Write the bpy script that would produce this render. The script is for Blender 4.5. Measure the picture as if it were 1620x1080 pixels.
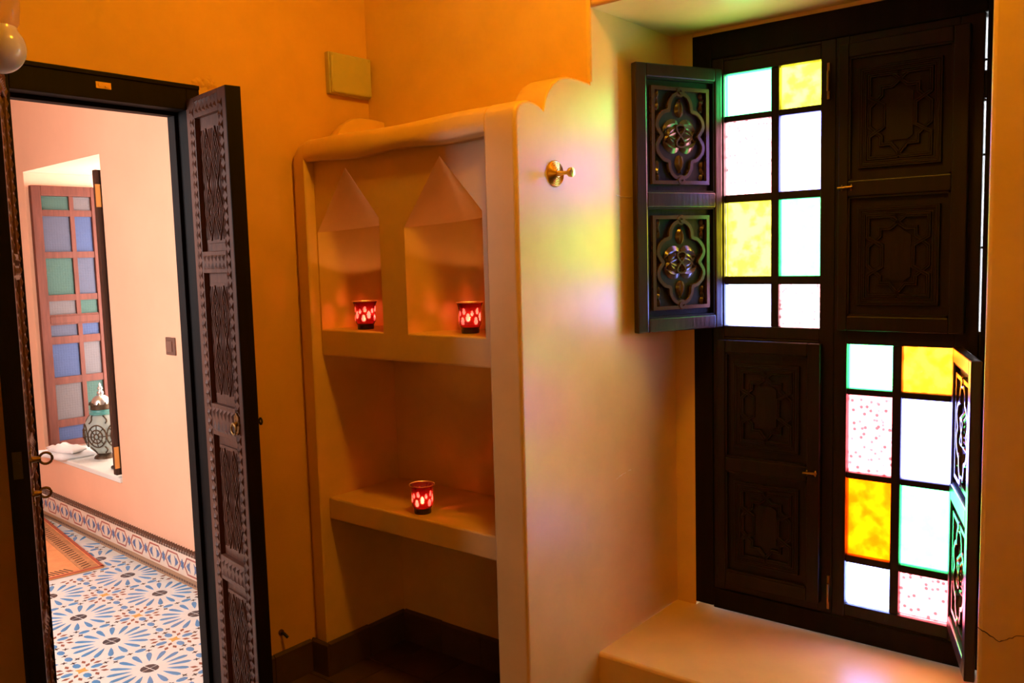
import bpy, bmesh, math, random
from mathutils import Vector, Matrix
random.seed(7)
for o in list(bpy.data.objects): bpy.data.objects.remove(o)
S = bpy.context.scene
COL = S.collection
R = math.radians
PI = math.pi

# ------------------------------------------------------------------ camera
cd = bpy.data.cameras.new('camera'); cam = bpy.data.objects.new('camera', cd); COL.objects.link(cam)
right = Vector((0.77956, 0.62576, -0.02687)); down = Vector((0.03967, -0.09214, -0.99496)); fwd = Vector((-0.62508, 0.77456, -0.09665))
m = Matrix.Identity(4)
for i in range(3):
    m[i][0] = right[i]; m[i][1] = -down[i]; m[i][2] = -fwd[i]
m.translation = (2.46, -1.873, 1.45)
cam.matrix_world = m
cd.sensor_width = 36; cd.lens = 30.69; cd.clip_start = 0.02
S.camera = cam

# ------------------------------------------------------------------ world, lamps, exposure
S.view_settings.view_transform = 'Standard'; S.view_settings.look = 'None'
S.view_settings.exposure = 0.0; S.view_settings.gamma = 1.0
S.view_settings.use_curve_mapping = False
S.cycles.max_bounces = 8; S.cycles.diffuse_bounces = 3; S.cycles.glossy_bounces = 3; S.cycles.transmission_bounces = 4; S.cycles.transparent_max_bounces = 10
S.cycles.caustics_reflective = False; S.cycles.caustics_refractive = False
w = bpy.data.worlds.new('sky'); S.world = w; w.use_nodes = True
bg = w.node_tree.nodes['Background']
bg.inputs[0].default_value = (0.93, 0.97, 1.0, 1); bg.inputs[1].default_value = 32.0     # bright overcast day

def light(name, typ, loc, energy, color, size=0.1, size_y=None, aim=None):
    d = bpy.data.lights.new(name, typ); d.energy = energy; d.color = color
    if typ == 'AREA':
        d.size = size
        if size_y: d.shape = 'RECTANGLE'; d.size_y = size_y
    else: d.shadow_soft_size = size
    o = bpy.data.objects.new(name, d); o.location = loc; COL.objects.link(o)
    if aim: o.rotation_euler = Vector(aim).to_track_quat('-Z', 'Y').to_euler()
    return o
light('room_ceiling_light', 'POINT', (1.40, -0.36, 2.76), 44, (1.0, 0.52, 0.02), 0.10)
light('room_fill_light', 'POINT', (3.9, -3.0, 1.8), 15, (1.0, 0.54, 0.03), 0.10)  # added warm fill behind the camera, no lamp is seen there
light('unseen_opening_daylight', 'AREA', (-1.0, -2.08, 1.2), 112, (0.93, 0.97, 1.0), 1.6, 2.1, (0, 1, -0.30))  # area lamp for daylight from an unseen opening; no door is built
p1 = light('window_portal', 'AREA', (1.52, 1.02, 1.18), 1, (1, 1, 1), 1.0, 2.0, (0, -1, 0)); p1.data.cycles.is_portal = True

# ------------------------------------------------------------------ materials
MATS = {}
def newmat(name):
    mt = bpy.data.materials.new(name); mt.use_nodes = True
    nt = mt.node_tree; nt.nodes.clear()
    out = nt.nodes.new('ShaderNodeOutputMaterial')
    return mt, nt, out
def N(nt, typ, **kw):
    n = nt.nodes.new(typ)
    for k, v in kw.items():
        if k in n.inputs: n.inputs[k].default_value = v
        else: setattr(n, k, v)
    return n
def principled(name, col, rough=0.5, metal=0.0, var=0.0, scale=8.0, bump=0.0, bscale=30.0, spec=0.5, stretch=None, col2=None, coat=0.0, emit=None, es=0):
    if name in MATS: return MATS[name]
    mt, nt, out = newmat(name)
    b = N(nt, 'ShaderNodeBsdfPrincipled')
    b.inputs['Base Color'].default_value = (*col, 1); b.inputs['Roughness'].default_value = rough; b.inputs['Metallic'].default_value = metal
    b.inputs['Specular IOR Level'].default_value = spec
    if coat: b.inputs['Coat Weight'].default_value = coat; b.inputs['Coat Roughness'].default_value = 0.15
    if emit: b.inputs['Emission Color'].default_value = (*emit, 1); b.inputs['Emission Strength'].default_value = es
    nt.links.new(b.outputs[0], out.inputs[0])
    if var or bump:
        tc = N(nt, 'ShaderNodeTexCoord'); mp = N(nt, 'ShaderNodeMapping')
        if stretch: mp.inputs['Scale'].default_value = stretch
        nt.links.new(tc.outputs['Object'], mp.inputs[0])
    if var:
        nz = N(nt, 'ShaderNodeTexNoise', Scale=scale, Detail=6.0, Roughness=0.6)
        rp = N(nt, 'ShaderNodeValToRGB')
        c2 = col2 or tuple(c * (1 - var) for c in col)
        rp.color_ramp.elements[0].color = (*c2, 1); rp.color_ramp.elements[1].color = (*[min(1, c * (1 + var * 0.4)) for c in col], 1)
        rp.color_ramp.elements[0].position = 0.3; rp.color_ramp.elements[1].position = 0.7
        nt.links.new(mp.outputs[0], nz.inputs['Vector']); nt.links.new(nz.outputs[0], rp.inputs[0]); nt.links.new(rp.outputs[0], b.inputs['Base Color'])
    if bump:
        n2 = N(nt, 'ShaderNodeTexNoise', Scale=bscale, Detail=5.0, Roughness=0.55)
        bp = N(nt, 'ShaderNodeBump', Strength=bump, Distance=0.01)
        nt.links.new(mp.outputs[0], n2.inputs['Vector']); nt.links.new(n2.outputs[0], bp.inputs['Height']); nt.links.new(bp.outputs[0], b.inputs['Normal'])
    MATS[name] = mt
    return mt
def glass(name, tint, pattern=None, amount=0.0, scale=60.0, trans=0.2):
    mt, nt, out = newmat(name)
    tr = N(nt, 'ShaderNodeBsdfTransparent'); tl = N(nt, 'ShaderNodeBsdfTranslucent'); gl = N(nt, 'ShaderNodeBsdfGlossy', Roughness=0.25)
    col = N(nt, 'ShaderNodeMixRGB'); col.inputs[1].default_value = (*tint, 1); col.inputs[2].default_value = (*[c * (1 - amount) for c in tint], 1); col.inputs[0].default_value = 0
    tc = N(nt, 'ShaderNodeTexCoord')
    if pattern:
        if pattern == 'blotch':
            tx = N(nt, 'ShaderNodeTexNoise', Scale=scale, Detail=4.0); src = tx.outputs[0]; lo, hi = 0.45, 0.62
        else:
            tx = N(nt, 'ShaderNodeTexVoronoi', Scale=scale); src = tx.outputs['Distance']; lo, hi = 0.45, 0.22
        nt.links.new(tc.outputs['Object'], tx.inputs['Vector'])
        mr = N(nt, 'ShaderNodeMapRange'); mr.inputs[1].default_value = lo; mr.inputs[2].default_value = hi
        nt.links.new(src, mr.inputs[0]); nt.links.new(mr.outputs[0], col.inputs[0])
    nt.links.new(col.outputs[0], tr.inputs[0]); nt.links.new(col.outputs[0], tl.inputs[0])
    m1 = N(nt, 'ShaderNodeMixShader'); m1.inputs[0].default_value = trans
    m2 = N(nt, 'ShaderNodeMixShader'); m2.inputs[0].default_value = 0.05
    nt.links.new(tr.outputs[0], m1.inputs[1]); nt.links.new(tl.outputs[0], m1.inputs[2])
    nt.links.new(m1.outputs[0], m2.inputs[1]); nt.links.new(gl.outputs[0], m2.inputs[2]); nt.links.new(m2.outputs[0], out.inputs[0])
    return mt

OCHRE = principled('ochre_plaster', (0.78, 0.43, 0.12), 0.6, var=0.16, scale=2.2, bump=0.10, bscale=14, spec=0.35)
TADE = principled('polished_plaster', (0.81, 0.495, 0.175), 0.36, var=0.14, scale=3.0, bump=0.06, bscale=10, spec=0.5)
PEACH = principled('peach_plaster', (0.88, 0.465, 0.30), 0.6, var=0.08, scale=2.0, bump=0.05, bscale=14)
WHITEP = principled('white_plaster', (0.85, 0.80, 0.72), 0.6)
WOOD = principled('dark_walnut', (0.011, 0.0045, 0.0035), 0.42, var=0.5, scale=5, bump=0.12, bscale=9, stretch=(10, 10, 0.8), spec=0.3)
WOODG = principled('lit_walnut', (0.024, 0.009, 0.007), 0.28, var=0.5, scale=5, bump=0.08, bscale=9, stretch=(10, 10, 0.8), spec=0.5)  # copy of the walnut, kept lighter for the shutters lit by the panes
WOODD = principled('near_black_wood', (0.008, 0.0045, 0.0035), 0.6, spec=0.12, var=0.4, scale=5, bump=0.08, bscale=9, stretch=(10, 10, 0.8))
DOORW = principled('carved_door_wood', (0.125, 0.042, 0.022), 0.5, var=0.4, scale=6, bump=0.15, bscale=10, stretch=(10, 10, 1.0))
MAHOG = principled('reddish_wood', (0.13, 0.036, 0.022), 0.55, spec=0.12, var=0.3, scale=6, stretch=(8, 8, 1.0))
BRASS = principled('brass', (0.83, 0.56, 0.20), 0.28, 1.0)
BRASSD = principled('tarnished_brass', (0.28, 0.17, 0.06), 0.4, 1.0)
IRON = principled('dark_iron', (0.03, 0.028, 0.025), 0.5, 0.6)
BEIGE = principled('beige_plastic', (0.50, 0.43, 0.24), 0.5)
TERRA = principled('dark_terracotta', (0.085, 0.042, 0.022), 0.5, var=0.35, scale=9, bump=0.1)

# ------------------------------------------------------------------ mesh helpers
class MB:
    def __init__(s): s.v = []; s.f = []; s.mi = []
    def add(s, vs, fs, mi=0):
        b = len(s.v); s.v += [tuple(v) for v in vs]
        for f in fs: s.f.append(tuple(b + i for i in f)); s.mi.append(mi)
        return s
    def box(s, x0, y0, z0, x1, y1, z1, mi=0):
        vs = [(x0, y0, z0), (x1, y0, z0), (x1, y1, z0), (x0, y1, z0), (x0, y0, z1), (x1, y0, z1), (x1, y1, z1), (x0, y1, z1)]
        return s.add(vs, [(0, 3, 2, 1), (4, 5, 6, 7), (0, 1, 5, 4), (1, 2, 6, 5), (2, 3, 7, 6), (3, 0, 4, 7)], mi)
    def loft(s, secs, closed=True, caps=True, mi=0):
        n = len(secs[0]); vs = [p for q in secs for p in q]; fs = []
        for i in range(len(secs) - 1):
            for j in range(n if closed else n - 1):
                k = (j + 1) % n
                fs.append((i * n + j, i * n + k, (i + 1) * n + k, (i + 1) * n + j))
        if caps and closed:
            fs.append(tuple(range(n - 1, -1, -1))); fs.append(tuple((len(secs) - 1) * n + j for j in range(n)))
        return s.add(vs, fs, mi)
    def prism(s, poly, d0, d1, to, mi=0):           # poly of (a,b); to(a,b,d) -> xyz
        return s.loft([[to(a, b, d0) for a, b in poly], [to(a, b, d1) for a, b in poly]], mi=mi)
    def lathe(s, prof, n=24, c=(0, 0, 0), axis='z', mi=0, close=False):
        secs = []
        for r, h in prof:
            ring = []
            for k in range(n):
                a = 2 * PI * k / n
                x, y = r * math.cos(a), r * math.sin(a)
                p = (x, y, h) if axis == 'z' else ((h, x, y) if axis == 'x' else (x, h, y))
                ring.append((p[0] + c[0], p[1] + c[1], p[2] + c[2]))
            secs.append(ring)
        return s.loft(secs, caps=close, mi=mi)
    def tube(s, path, r, n=8, closed=False, mi=0):
        P = [Vector(p) for p in path]; secs = []
        L = len(P)
        for i, p in enumerate(P):
            t = (P[(i + 1) % L] - P[i - 1]) if closed else (P[min(i + 1, L - 1)] - P[max(i - 1, 0)])
            t = t.normalized() if t.length > 1e-9 else Vector((0, 0, 1))
            up = Vector((0, 0, 1)) if abs(t.z) < 0.9 else Vector((1, 0, 0))
            a = t.cross(up).normalized(); b = a.cross(t)
            rr = r[i] if isinstance(r, (list, tuple)) else r
            secs.append([p + (a * math.cos(2 * PI * k / n) + b * math.sin(2 * PI * k / n)) * rr for k in range(n)])
        if closed: secs.append(secs[0])
        return s.loft(secs, caps=not closed, mi=mi)
    def build(s, name, mat, parent=None, bevel=0.0, seg=2, smooth=False, edge=None, loc=None, rz=0.0, ang=40):
        me = bpy.data.meshes.new(name); me.from_pydata(s.v, [], s.f)
        for mm in (mat if isinstance(mat, (list, tuple)) else [mat]): me.materials.append(mm)
        for p, i in zip(me.polygons, s.mi): p.material_index = i
        bm = bmesh.new(); bm.from_mesh(me); bmesh.ops.recalc_face_normals(bm, faces=bm.faces[:]); bm.to_mesh(me); bm.free()
        o = bpy.data.objects.new(name, me); COL.objects.link(o)
        if parent: o.parent = parent
        if loc: o.location = loc
        if rz: o.rotation_euler = (0, 0, rz)
        if smooth:
            me.polygons.foreach_set('use_smooth', [True] * len(me.polygons))
            if smooth != 'all': me.set_sharp_from_angle(angle=R(ang))
            if smooth == 'w':
                wn = o.modifiers.new('weighted', 'WEIGHTED_NORMAL'); wn.keep_sharp = True; wn.weight = 100
        if bevel:
            bv = o.modifiers.new('bevel', 'BEVEL'); bv.width = bevel; bv.segments = seg; bv.limit_method = 'ANGLE'; bv.angle_limit = R(30); bv.harden_normals = False
            if edge:
                at = me.attributes.new('bevel_weight_edge', 'FLOAT', 'EDGE')
                for e in me.edges:
                    a, b = me.vertices[e.vertices[0]].co, me.vertices[e.vertices[1]].co
                    at.data[e.index].value = 1.0 if edge(a, b) else 0.0
                bv.limit_method = 'WEIGHT'
            if seg > 2: me.polygons.foreach_set('use_smooth', [True] * len(me.polygons)); me.set_sharp_from_angle(angle=R(50))
        return o
def empty(name, loc=(0, 0, 0), rz=0.0, parent=None):
    o = bpy.data.objects.new(name, None); COL.objects.link(o); o.location = loc; o.rotation_euler = (0, 0, rz); o.empty_display_size = 0.1
    if parent: o.parent = parent
    return o
def tag(o, label=None, cat=None, group=None, kind=None):
    if label: o['label'] = label
    if cat: o['category'] = cat
    if group: o['group'] = group
    if kind: o['kind'] = kind
    return o
def dup(root, loc):
    r = root.copy(); COL.objects.link(r); r.location = loc
    for ch in root.children:
        c = ch.copy(); COL.objects.link(c); c.parent = r
        for g in ch.children:
            d = g.copy(); COL.objects.link(d); d.parent = c
    return r
def inst(me_obj, name, parent, loc, rz=0.0):
    o = bpy.data.objects.new(name, me_obj.data); COL.objects.link(o); o.parent = parent; o.location = loc; o.rotation_euler = (0, 0, rz); return o
def struct(o, label=None, cat=None): return tag(o, label, cat, kind='structure')

# ================================================================== ROOM SHELL
ZC = 2.9
XF = 0.978          # plane of the shelf unit's right side and of the window reveal
YW = 0.37           # plane of the window wall
# wall with the doorway
wl = MB()
wl.box(-0.09, -4.2, 0, 0, -0.95, ZC); wl.box(-0.09, -0.332, 0, 0, 0.40, ZC); wl.box(-0.09, -0.95, 1.995, 0, -0.332, ZC)
wl = struct(wl.build('wall_left', OCHRE), 'ochre plaster wall holding the carved double door', 'wall')
# rough plaster at the door's top corner
pb = MB()
for k in range(26):
    y = -0.345 + 0.085 * random.random(); z = 2.0 + 0.028 * random.random() * (1 - abs(y + 0.30) / 0.06)
    r = 0.004 + 0.006 * random.random()
    pb.lathe([(0.0, r * .9), (r * .7, r * .6), (r * 1.5, 0)], 6, (0, y, z), axis='x')
tag(pb.build('chipped_plaster', OCHRE, wl, smooth=True), kind='stuff')
# window wall
wb = MB()
wb.box(-0.09, YW, 0, XF, 1.05, 1.965); wb.box(-0.09, YW, 1.965, XF, 1.05, ZC)
wb.box(2.05, YW, 0, 4.7, 1.05, ZC)
wb.box(XF, YW, 2.182, 2.05, 1.05, ZC)
wb.box(XF, 0.36, 0, 2.05, 1.05, 0.19)
wb.box(XF, 0.885, 0.19, 1.052, 1.05, 2.182); wb.box(1.052, 0.89, 2.165, 2.05, 1.05, 2.182)
def we(a, b):
    if abs(a.y - b.y) > 1e-4: return abs(a.z - b.z) < 1e-4 and abs(a.z - 0.19) < 1e-3 and False
    if abs(a.y - YW) < 1e-3:
        if abs(a.x - b.x) < 1e-4 and abs(a.x - XF) < 1e-3: return min(a.z, b.z) > 1.9
        if abs(a.x - b.x) < 1e-4 and abs(a.x - 2.05) < 1e-3: return True
        if abs(a.z - b.z) < 1e-4 and abs(a.z - 2.182) < 1e-3: return True
    if abs(a.y - 0.36) < 1e-3 and abs(a.z - 0.19) < 1e-3 and abs(b.z - 0.19) < 1e-3: return True
    return False
wb = struct(wb.build('wall_back', TADE, bevel=0.012, seg=3, edge=we), 'ochre plaster wall with the deep window recess', 'wall')
wr = struct(MB().box(4.6, -4.2, 0, 4.7, 1.05, ZC).build('wall_right', OCHRE), 'ochre plaster wall on the side out of view', 'wall')
wf = struct(MB().box(-0.09, -4.3, 0, 4.7, -4.2, ZC).build('wall_front', OCHRE), 'ochre plaster wall behind the viewer', 'wall')
cl = struct(MB().box(-4.3, -4.3, ZC, 4.7, 1.05, ZC + 0.1).build('ceiling', OCHRE), 'plain plaster ceiling over both rooms', 'ceiling')
# hairline cracks and scratches in the plaster
def hair(name, pts, rad, mat, parent):
    pp = []
    for a, b in zip(pts[:-1], pts[1:]):
        for k in range(4):
            t = k / 4; pp.append([a[i] + (b[i] - a[i]) * t + (random.uniform(-.0015, .0015) if k and i != 1 else 0) for i in range(3)])
    pp.append(pts[-1])
    return MB().tube(pp, [rad * random.uniform(.5, 1.2) for _ in pp], 5).build(name, mat, parent)
CRACK = principled('crack_dark', (0.05, 0.02, 0.008), 0.9)
SCRATCH = principled('scratch_pale', (0.85, 0.66, 0.45), 0.8)
hair('crack', [(2.052, YW, 0.542), (2.073, YW, 0.532), (2.098, YW, 0.518), (2.114, YW, 0.528), (2.133, YW, 0.542), (2.161, YW, 0.548), (2.25, YW, 0.52)], 0.0013, CRACK, wb)
hair('scratch', [(XF, 0.48, 0.726), (XF, 0.52, 0.735), (XF, 0.571, 0.738)], 0.0016, SCRATCH, wb)
hair('scratch', [(XF, 0.506, 1.633), (XF, 0.56, 1.629), (XF, 0.602, 1.631)], 0.0018, SCRATCH, wb)

# floor of this room: dark square tiles
fl = struct(MB().box(-0.09, -4.2, -0.1, 4.7, 1.05, -0.004).build('floor', principled('floor_grout', (0.05, 0.03, 0.02), 0.8)), 'dark terracotta tiled floor under the shelf unit', 'floor')
t0 = MB().box(-0.098, -0.098, -0.004, 0.098, 0.098, 0.0).build('tile', TERRA, fl, bevel=0.002, loc=(0.1, 0.27, 0))
for i in range(8):
    for j in range(8):
        if (i, j) != (0, 0): inst(t0, 'tile', fl, (0.1 + i * 0.2, 0.27 - j * 0.2, random.uniform(-0.0006, 0.0)))
# tile skirting of this room
bb = struct(empty('baseboard_left'), 'dark brown tile skirting along the door wall and inside the shelf unit', 'baseboard')
def base_tiles(x0, y0, x1, y1, n, nx, ny):
    for k in range(n):
        a, b = k / n, (k + 1) / n
        ax, ay, bx, by = x0 + (x1 - x0) * a, y0 + (y1 - y0) * a, x0 + (x1 - x0) * b, y0 + (y1 - y0) * b
        g = 0.0015; ux, uy = (bx - ax), (by - ay); L = math.hypot(ux, uy); ux /= L; uy /= L
        ax += ux * g; ay += uy * g; bx -= ux * g; by -= uy * g
        t = 0.012
        z1 = 0.118 + random.uniform(-.003, .003)
        secs = [[(ax, ay, 0), (ax + nx * t, ay + ny * t, 0), (ax + nx * t, ay + ny * t, z1 - .008), (ax + nx * .004, ay + ny * .004, z1), (ax, ay, z1)]]
        secs.append([(p[0] + bx - ax, p[1] + by - ay, p[2]) for p in secs[0]])
        MB().loft(secs).build('tile', TERRA, bb)
base_tiles(0, -0.33, 0, -0.013, 2, 1, 0)
base_tiles(0.0, 0, 0.094, 0, 1, 0, -1)
base_tiles(0.08, 0.0, 0.08, 0.37, 2, 1, 0)
base_tiles(0.092, 0.37, 0.862, 0.37, 4, 0, -1)

# ================================================================== SHELF UNIT
su = tag(empty('shelf_unit', (0, 0, 0)), 'built-in ochre plaster shelf unit with two pointed niches', 'shelf unit')
PROF = [(0.0, 0.0), (0.0, 1.775), (0.0, 1.825), (0.004, 1.845), (0.014, 1.860), (0.035, 1.871), (0.065, 1.876), (0.095, 1.873), (0.118, 1.865), (0.132, 1.858),
        (0.140, 1.885), (0.155, 1.912), (0.180, 1.938), (0.215, 1.957), (0.26, 1.966), (0.31, 1.966), (0.37, 1.962), (0.37, 0.0)]
def rounded_front(xa, xb, rx, dz=0):
    # sections across the thickness; the front edges roll back by rx
    out = []
    for x, ins in ((xa, rx), (xa + rx * .3, rx * .3), (xa + rx, 0), (xb - rx, 0), (xb - rx * .3, rx * .3), (xb, rx)):
        sec = []
        for y, z in PROF:
            yy = y + ins * max(0, 1 - y / 0.1) if y < 0.1 else y
            zz = z - (ins * 0.8 if z > 1.8 else 0) + dz
            sec.append((x, yy, zz if z > 0 else 0))
        out.append(sec)
    return out
MB().loft(rounded_front(0.862, XF, 0.012)).build('side_panel', TADE, su, smooth='w', ang=45)
secs = []
for x, drop, ins in ((0.0, 0.055, 0.02), (0.012, 0.030, 0.008), (0.03, 0.014, 0.002), (0.055, 0.004, 0), (0.074, 0.0, 0.0), (0.08, 0.004, 0.006)):
    secs.append([(x, y + ins * max(0, 1 - y / .1), (z - drop - 0.012 if z > 1.8 else z) if z > 0 else 0) for y, z in PROF])
MB().loft(secs).build('side_post', TADE, su, smooth='w', ang=45)
secs = []
for k in range(25):
    x = 0.074 + (0.868 - 0.074) * k / 24; t = k / 24
    zt = -0.012 + 0.012 * t + 0.003 * math.sin(t * 9)
    zb = 1.778 + 0.004 * math.sin(t * 12 + 1) + 0.006 * t
    secs.append([(x, 0.010, zb), (x, 0.0, zb + .012), (x, 0.0, 1.820 + zt), (x, 0.004, 1.843 + zt), (x, 0.014, 1.858 + zt), (x, 0.035, 1.868 + zt), (x, 0.07, 1.872 + zt), (x, 0.37, 1.872 + zt), (x, 0.37, zb)])
MB().loft(secs).build('top_rail', TADE, su, smooth='w', ang=45)
# arched niche panel
YP = 0.037
nm = MB()
ZS0, ZS, ZA, ZT = 1.215, 1.565, 1.752, 1.80
arches = [(0.087, 0.241, 0.392, 0.0), (0.503, 0.662, 0.822, 0.006)]
edges_x = [0.08] + [v for a in arches for v in (a[0], a[1], a[2])] + [0.862]
def front(poly): nm.add([(x, YP, z) for x, z in poly], [tuple(range(len(poly)))])
a0, a1 = arches
SL, SR = ZS - 0.016, ZS + 0.018
front([(0.08, ZS0), (a0[0], ZS0), (a0[0], SL), (a0[1], ZA), (a0[1], ZT), (0.08, ZT)])
front([(a0[1], ZT), (a0[1], ZA), (a0[2], SR), (a0[2], ZS0), (a1[0], ZS0), (a1[0], SL), (a1[1], ZA), (a1[1], ZT)])
front([(a1[1], ZT), (a1[1], ZA), (a1[2], SR), (a1[2], ZS0), (0.862, ZS0), (0.862, ZT)])
panel = nm.build('niche_panel', TADE, su)
for a in arches:
    xl, xm, xr, _ = a
    plan = [(xl, YP), (xl, YP + 0.06)]
    for k in range(1, 16):
        ph = R(-62) + R(124) * k / 16
        plan.append(((xl + xr) / 2 + (xr - xl) / 2 * math.sin(ph) / math.sin(R(62)), YP + 0.06 + 0.17 * (math.cos(ph) - math.cos(R(62))) / (1 - math.cos(R(62)))))
    plan += [(xr, YP + 0.06), (xr, YP)]
    q = MB()
    n = len(plan)
    sp = lambda x, y: ZS - 0.016 + 0.034 * (x - xl) / (xr - xl) + 0.012 * (y - YP) / 0.2
    vs = [(x, y, ZS0) for x, y in plan] + [(x, y, sp(x, y)) for x, y in plan]
    q.add(vs, [(i, i + 1, n + i + 1, n + i) for i in range(n - 1)])
    # pointed hood: lofts from the plan curve up to the apex at the front
    rows = []
    for k in range(9):
        t = k / 8
        rows.append([(x + (xm - x) * t, y + (YP - y) * t * (0.75 + 0.25 * t), sp(x, y) + (ZA - sp(x, y)) * t) for x, y in plan])
    q.loft(rows, closed=False, caps=False)
    q.build('niche', TADE, su, smooth=True, ang=35)
MB().box(0.08, YP, 1.13, 0.865, 0.37, 1.22).build('shelf', TADE, su, bevel=0.006, seg=3)
MB().box(0.08, 0.035, 0.555, 0.865, 0.37, 0.632).build('shelf', TADE, su, bevel=0.006, seg=3)

# ================================================================== WINDOW 1
GREEN = glass('pane_green', (0.24, 0.95, 0.45), None, 0)
GREEN2 = glass('pane_green_patterned', (0.22, 0.95, 0.42), 'blotch', 0.12, 40)
LAV = glass('pane_lavender', (0.50, 0.50, 1.0), None, 0)
LAV2 = glass('pane_pale_blue', (0.50, 0.56, 1.0), 'blotch', 0.1, 40)
YEL = glass('pane_yellow', (0.84, 0.75, 0.14), 'blotch', 0.42, 26)
AMB = glass('pane_deep_amber', (0.80, 0.20, 0.010), 'blotch', 0.30, 22)
YEL2 = glass('pane_amber', (0.92, 0.36, 0.07), 'blotch', 0.45, 22)
PINK = glass('pane_pink', (0.95, 0.56, 0.58), 'flower', 0.70, 60)
PINK2 = glass('pane_rose', (0.96, 0.32, 0.34), 'flower', 0.66, 55)
w1 = struct(empty('window_1', (0, 0, 0)), 'dark wooden stained glass window with carved folding shutters in the deep recess', 'window')
fr = MB()
fr.box(1.048, 0.885, 0.20, 1.120, 0.965, 2.17)
fr.box(1.945, 0.885, 0.20, 2.06, 0.965, 2.17)
fr.box(1.118, 0.885, 2.085, 1.947, 0.965, 2.17)
fr.box(1.118, 0.885, 0.195, 1.947, 0.965, 0.268)
fr.build('frame', WOODD, w1, bevel=0.005)
def casement(x0, x1, ox0, ox1, oz0, oz1, cz0, cz1, cols, rows):
    # stiles, rails and muntins round one open light; solid backing where the other shutter is shut
    zb, zt = 0.262, 2.092
    ya, yb = 0.893, 0.930
    lo = MB()
    lo.box(x0, ya, zb, ox0, yb, zt); lo.box(ox1, ya, zb, x1, yb, zt)
    lo.box(ox0, ya, oz1, ox1, yb, oz1 + 0.045); lo.box(ox0, ya, oz0 - 0.04, ox1, yb, oz0)
    if oz1 < 1.5: lo.box(ox0, ya, oz1 + 0.045, ox1, yb, zt); lo.box(ox0, ya, zb, ox1, yb, oz0 - 0.04)
    else: lo.box(ox0, ya, zb, ox1, yb, oz0 - 0.04); lo.box(ox0, ya, oz1 + 0.045, ox1, yb, zt)
    o = lo.build('casement', WOOD, w1, bevel=0.003)
    g = MB()
    g.box(cols[0][1], ya + 0.004, oz0, cols[1][0], yb - 0.004, oz1)
    for (za, _), (_, zc) in zip(rows[:-1], rows[1:]):
        for c0, c1 in ((ox0, cols[0][1]), (cols[1][0], ox1)): g.box(c0, ya + 0.006, zc, c1, yb - 0.006, za)
    g.build('muntin', WOOD, w1, bevel=0.003)
    return o
def panes(cols, rows, mats, ox0, ox1):
    k = 0
    names = {}
    for r, (z0, z1) in enumerate(rows):
        for c, (c0, c1) in enumerate(cols):
            mt, lab = mats[r][c]
            p = MB().add([(c0 - .004, 0.912, z0 - .004), (c1 + .004, 0.912, z0 - .004), (c1 + .004, 0.912, z1 + .004), (c0 - .004, 0.912, z1 + .004)], [(0, 1, 2, 3)]).build('pane', mt, w1)
            p.modifiers.new('s', 'SOLIDIFY').thickness = 0.003
            p['label'] = lab
colsA = [(1.165, 1.322), (1.349, 1.480)]; rowsA = [(1.896, 2.027), (1.636, 1.876), (1.364, 1.610), (1.202, 1.336)]
colsB = [(1.575, 1.706), (1.733, 1.873)]; rowsB = [(1.010, 1.146), (0.742, 0.990), (0.472, 0.722), (0.316, 0.448)]
ca = casement(1.112, 1.5300, 1.160, 1.484, 1.197, 2.031, 0.29, 1.12, colsA, rowsA)
cb = casement(1.5305, 1.9385, 1.571, 1.877, 0.311, 1.150, 1.20, 2.06, colsB, rowsB)
matsA = [[(GREEN, 'pale green glass'), (YEL, 'yellow patterned glass')], [(PINK, 'pale pink flowered glass'), (LAV, 'lavender glass')], [(YEL, 'yellow patterned glass'), (GREEN2, 'pale green glass')], [(LAV2, 'pale blue glass'), (PINK, 'pale pink flowered glass')]]
matsB = [[(GREEN, 'pale green glass'), (YEL2, 'amber glass')], [(PINK2, 'rose flowered glass'), (LAV, 'lavender glass')], [(AMB, 'deep amber glass'), (GREEN2, 'pale green glass')], [(LAV2, 'pale blue glass'), (PINK2, 'rose flowered glass')]]
panes(colsA, rowsA, matsA, 1.16, 1.484); panes(colsB, rowsB, matsB, 1.571, 1.877)
# hinge blocks closing parts of the gap on the right
MB().box(1.50, 0.930, 0.262, 1.56, 0.945, 2.092).build('meeting_stile', WOODD, w1)
hb = MB(); hb.box(1.92, 0.900, 1.855, 1.95, 0.928, 1.93); hb.box(1.92, 0.900, 0.30, 1.95, 0.928, 1.20)
for z in (1.70, 1.85, 1.96, 1.44): hb.box(1.92, 0.905, z - .003, 1.95, 0.91, z + .003)
hb.build('hinge', IRON, w1)

LEAFK = [1.5, 0.8]
# carved pieces, all in panel coordinates (s along the width, z up, d out of the face)
def leaf(mb, to, s, z, ang, L, W, curl=0.0, h=0.006, base=0.001, n=7):
    W *= LEAFK[0]; h *= LEAFK[1]
    cx, cz = s, z; a = ang; pts = []
    for i in range(n + 1):
        pts.append((cx, cz, a)); a += curl / n; cx += math.cos(a) * L / n; cz += math.sin(a) * L / n
    vs = []
    for i, (x, zz, a) in enumerate(pts):
        t = i / n; wd = W * (math.sin(PI * min(1, t ** 0.7)) if 0 < t < 1 else 0) + 0.0006
        nx, nz = -math.sin(a), math.cos(a)
        vs += [to(x + nx * wd, zz + nz * wd, base), to(x, zz, base + h * (0.5 + .5 * math.sin(PI * t))), to(x - nx * wd, zz - nz * wd, base)]
    fs = []
    for i in range(n):
        b = i * 3; fs += [(b, b + 1, b + 4, b + 3), (b + 1, b + 2, b + 5, b + 4)]
    mb.add(vs, fs)
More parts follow.
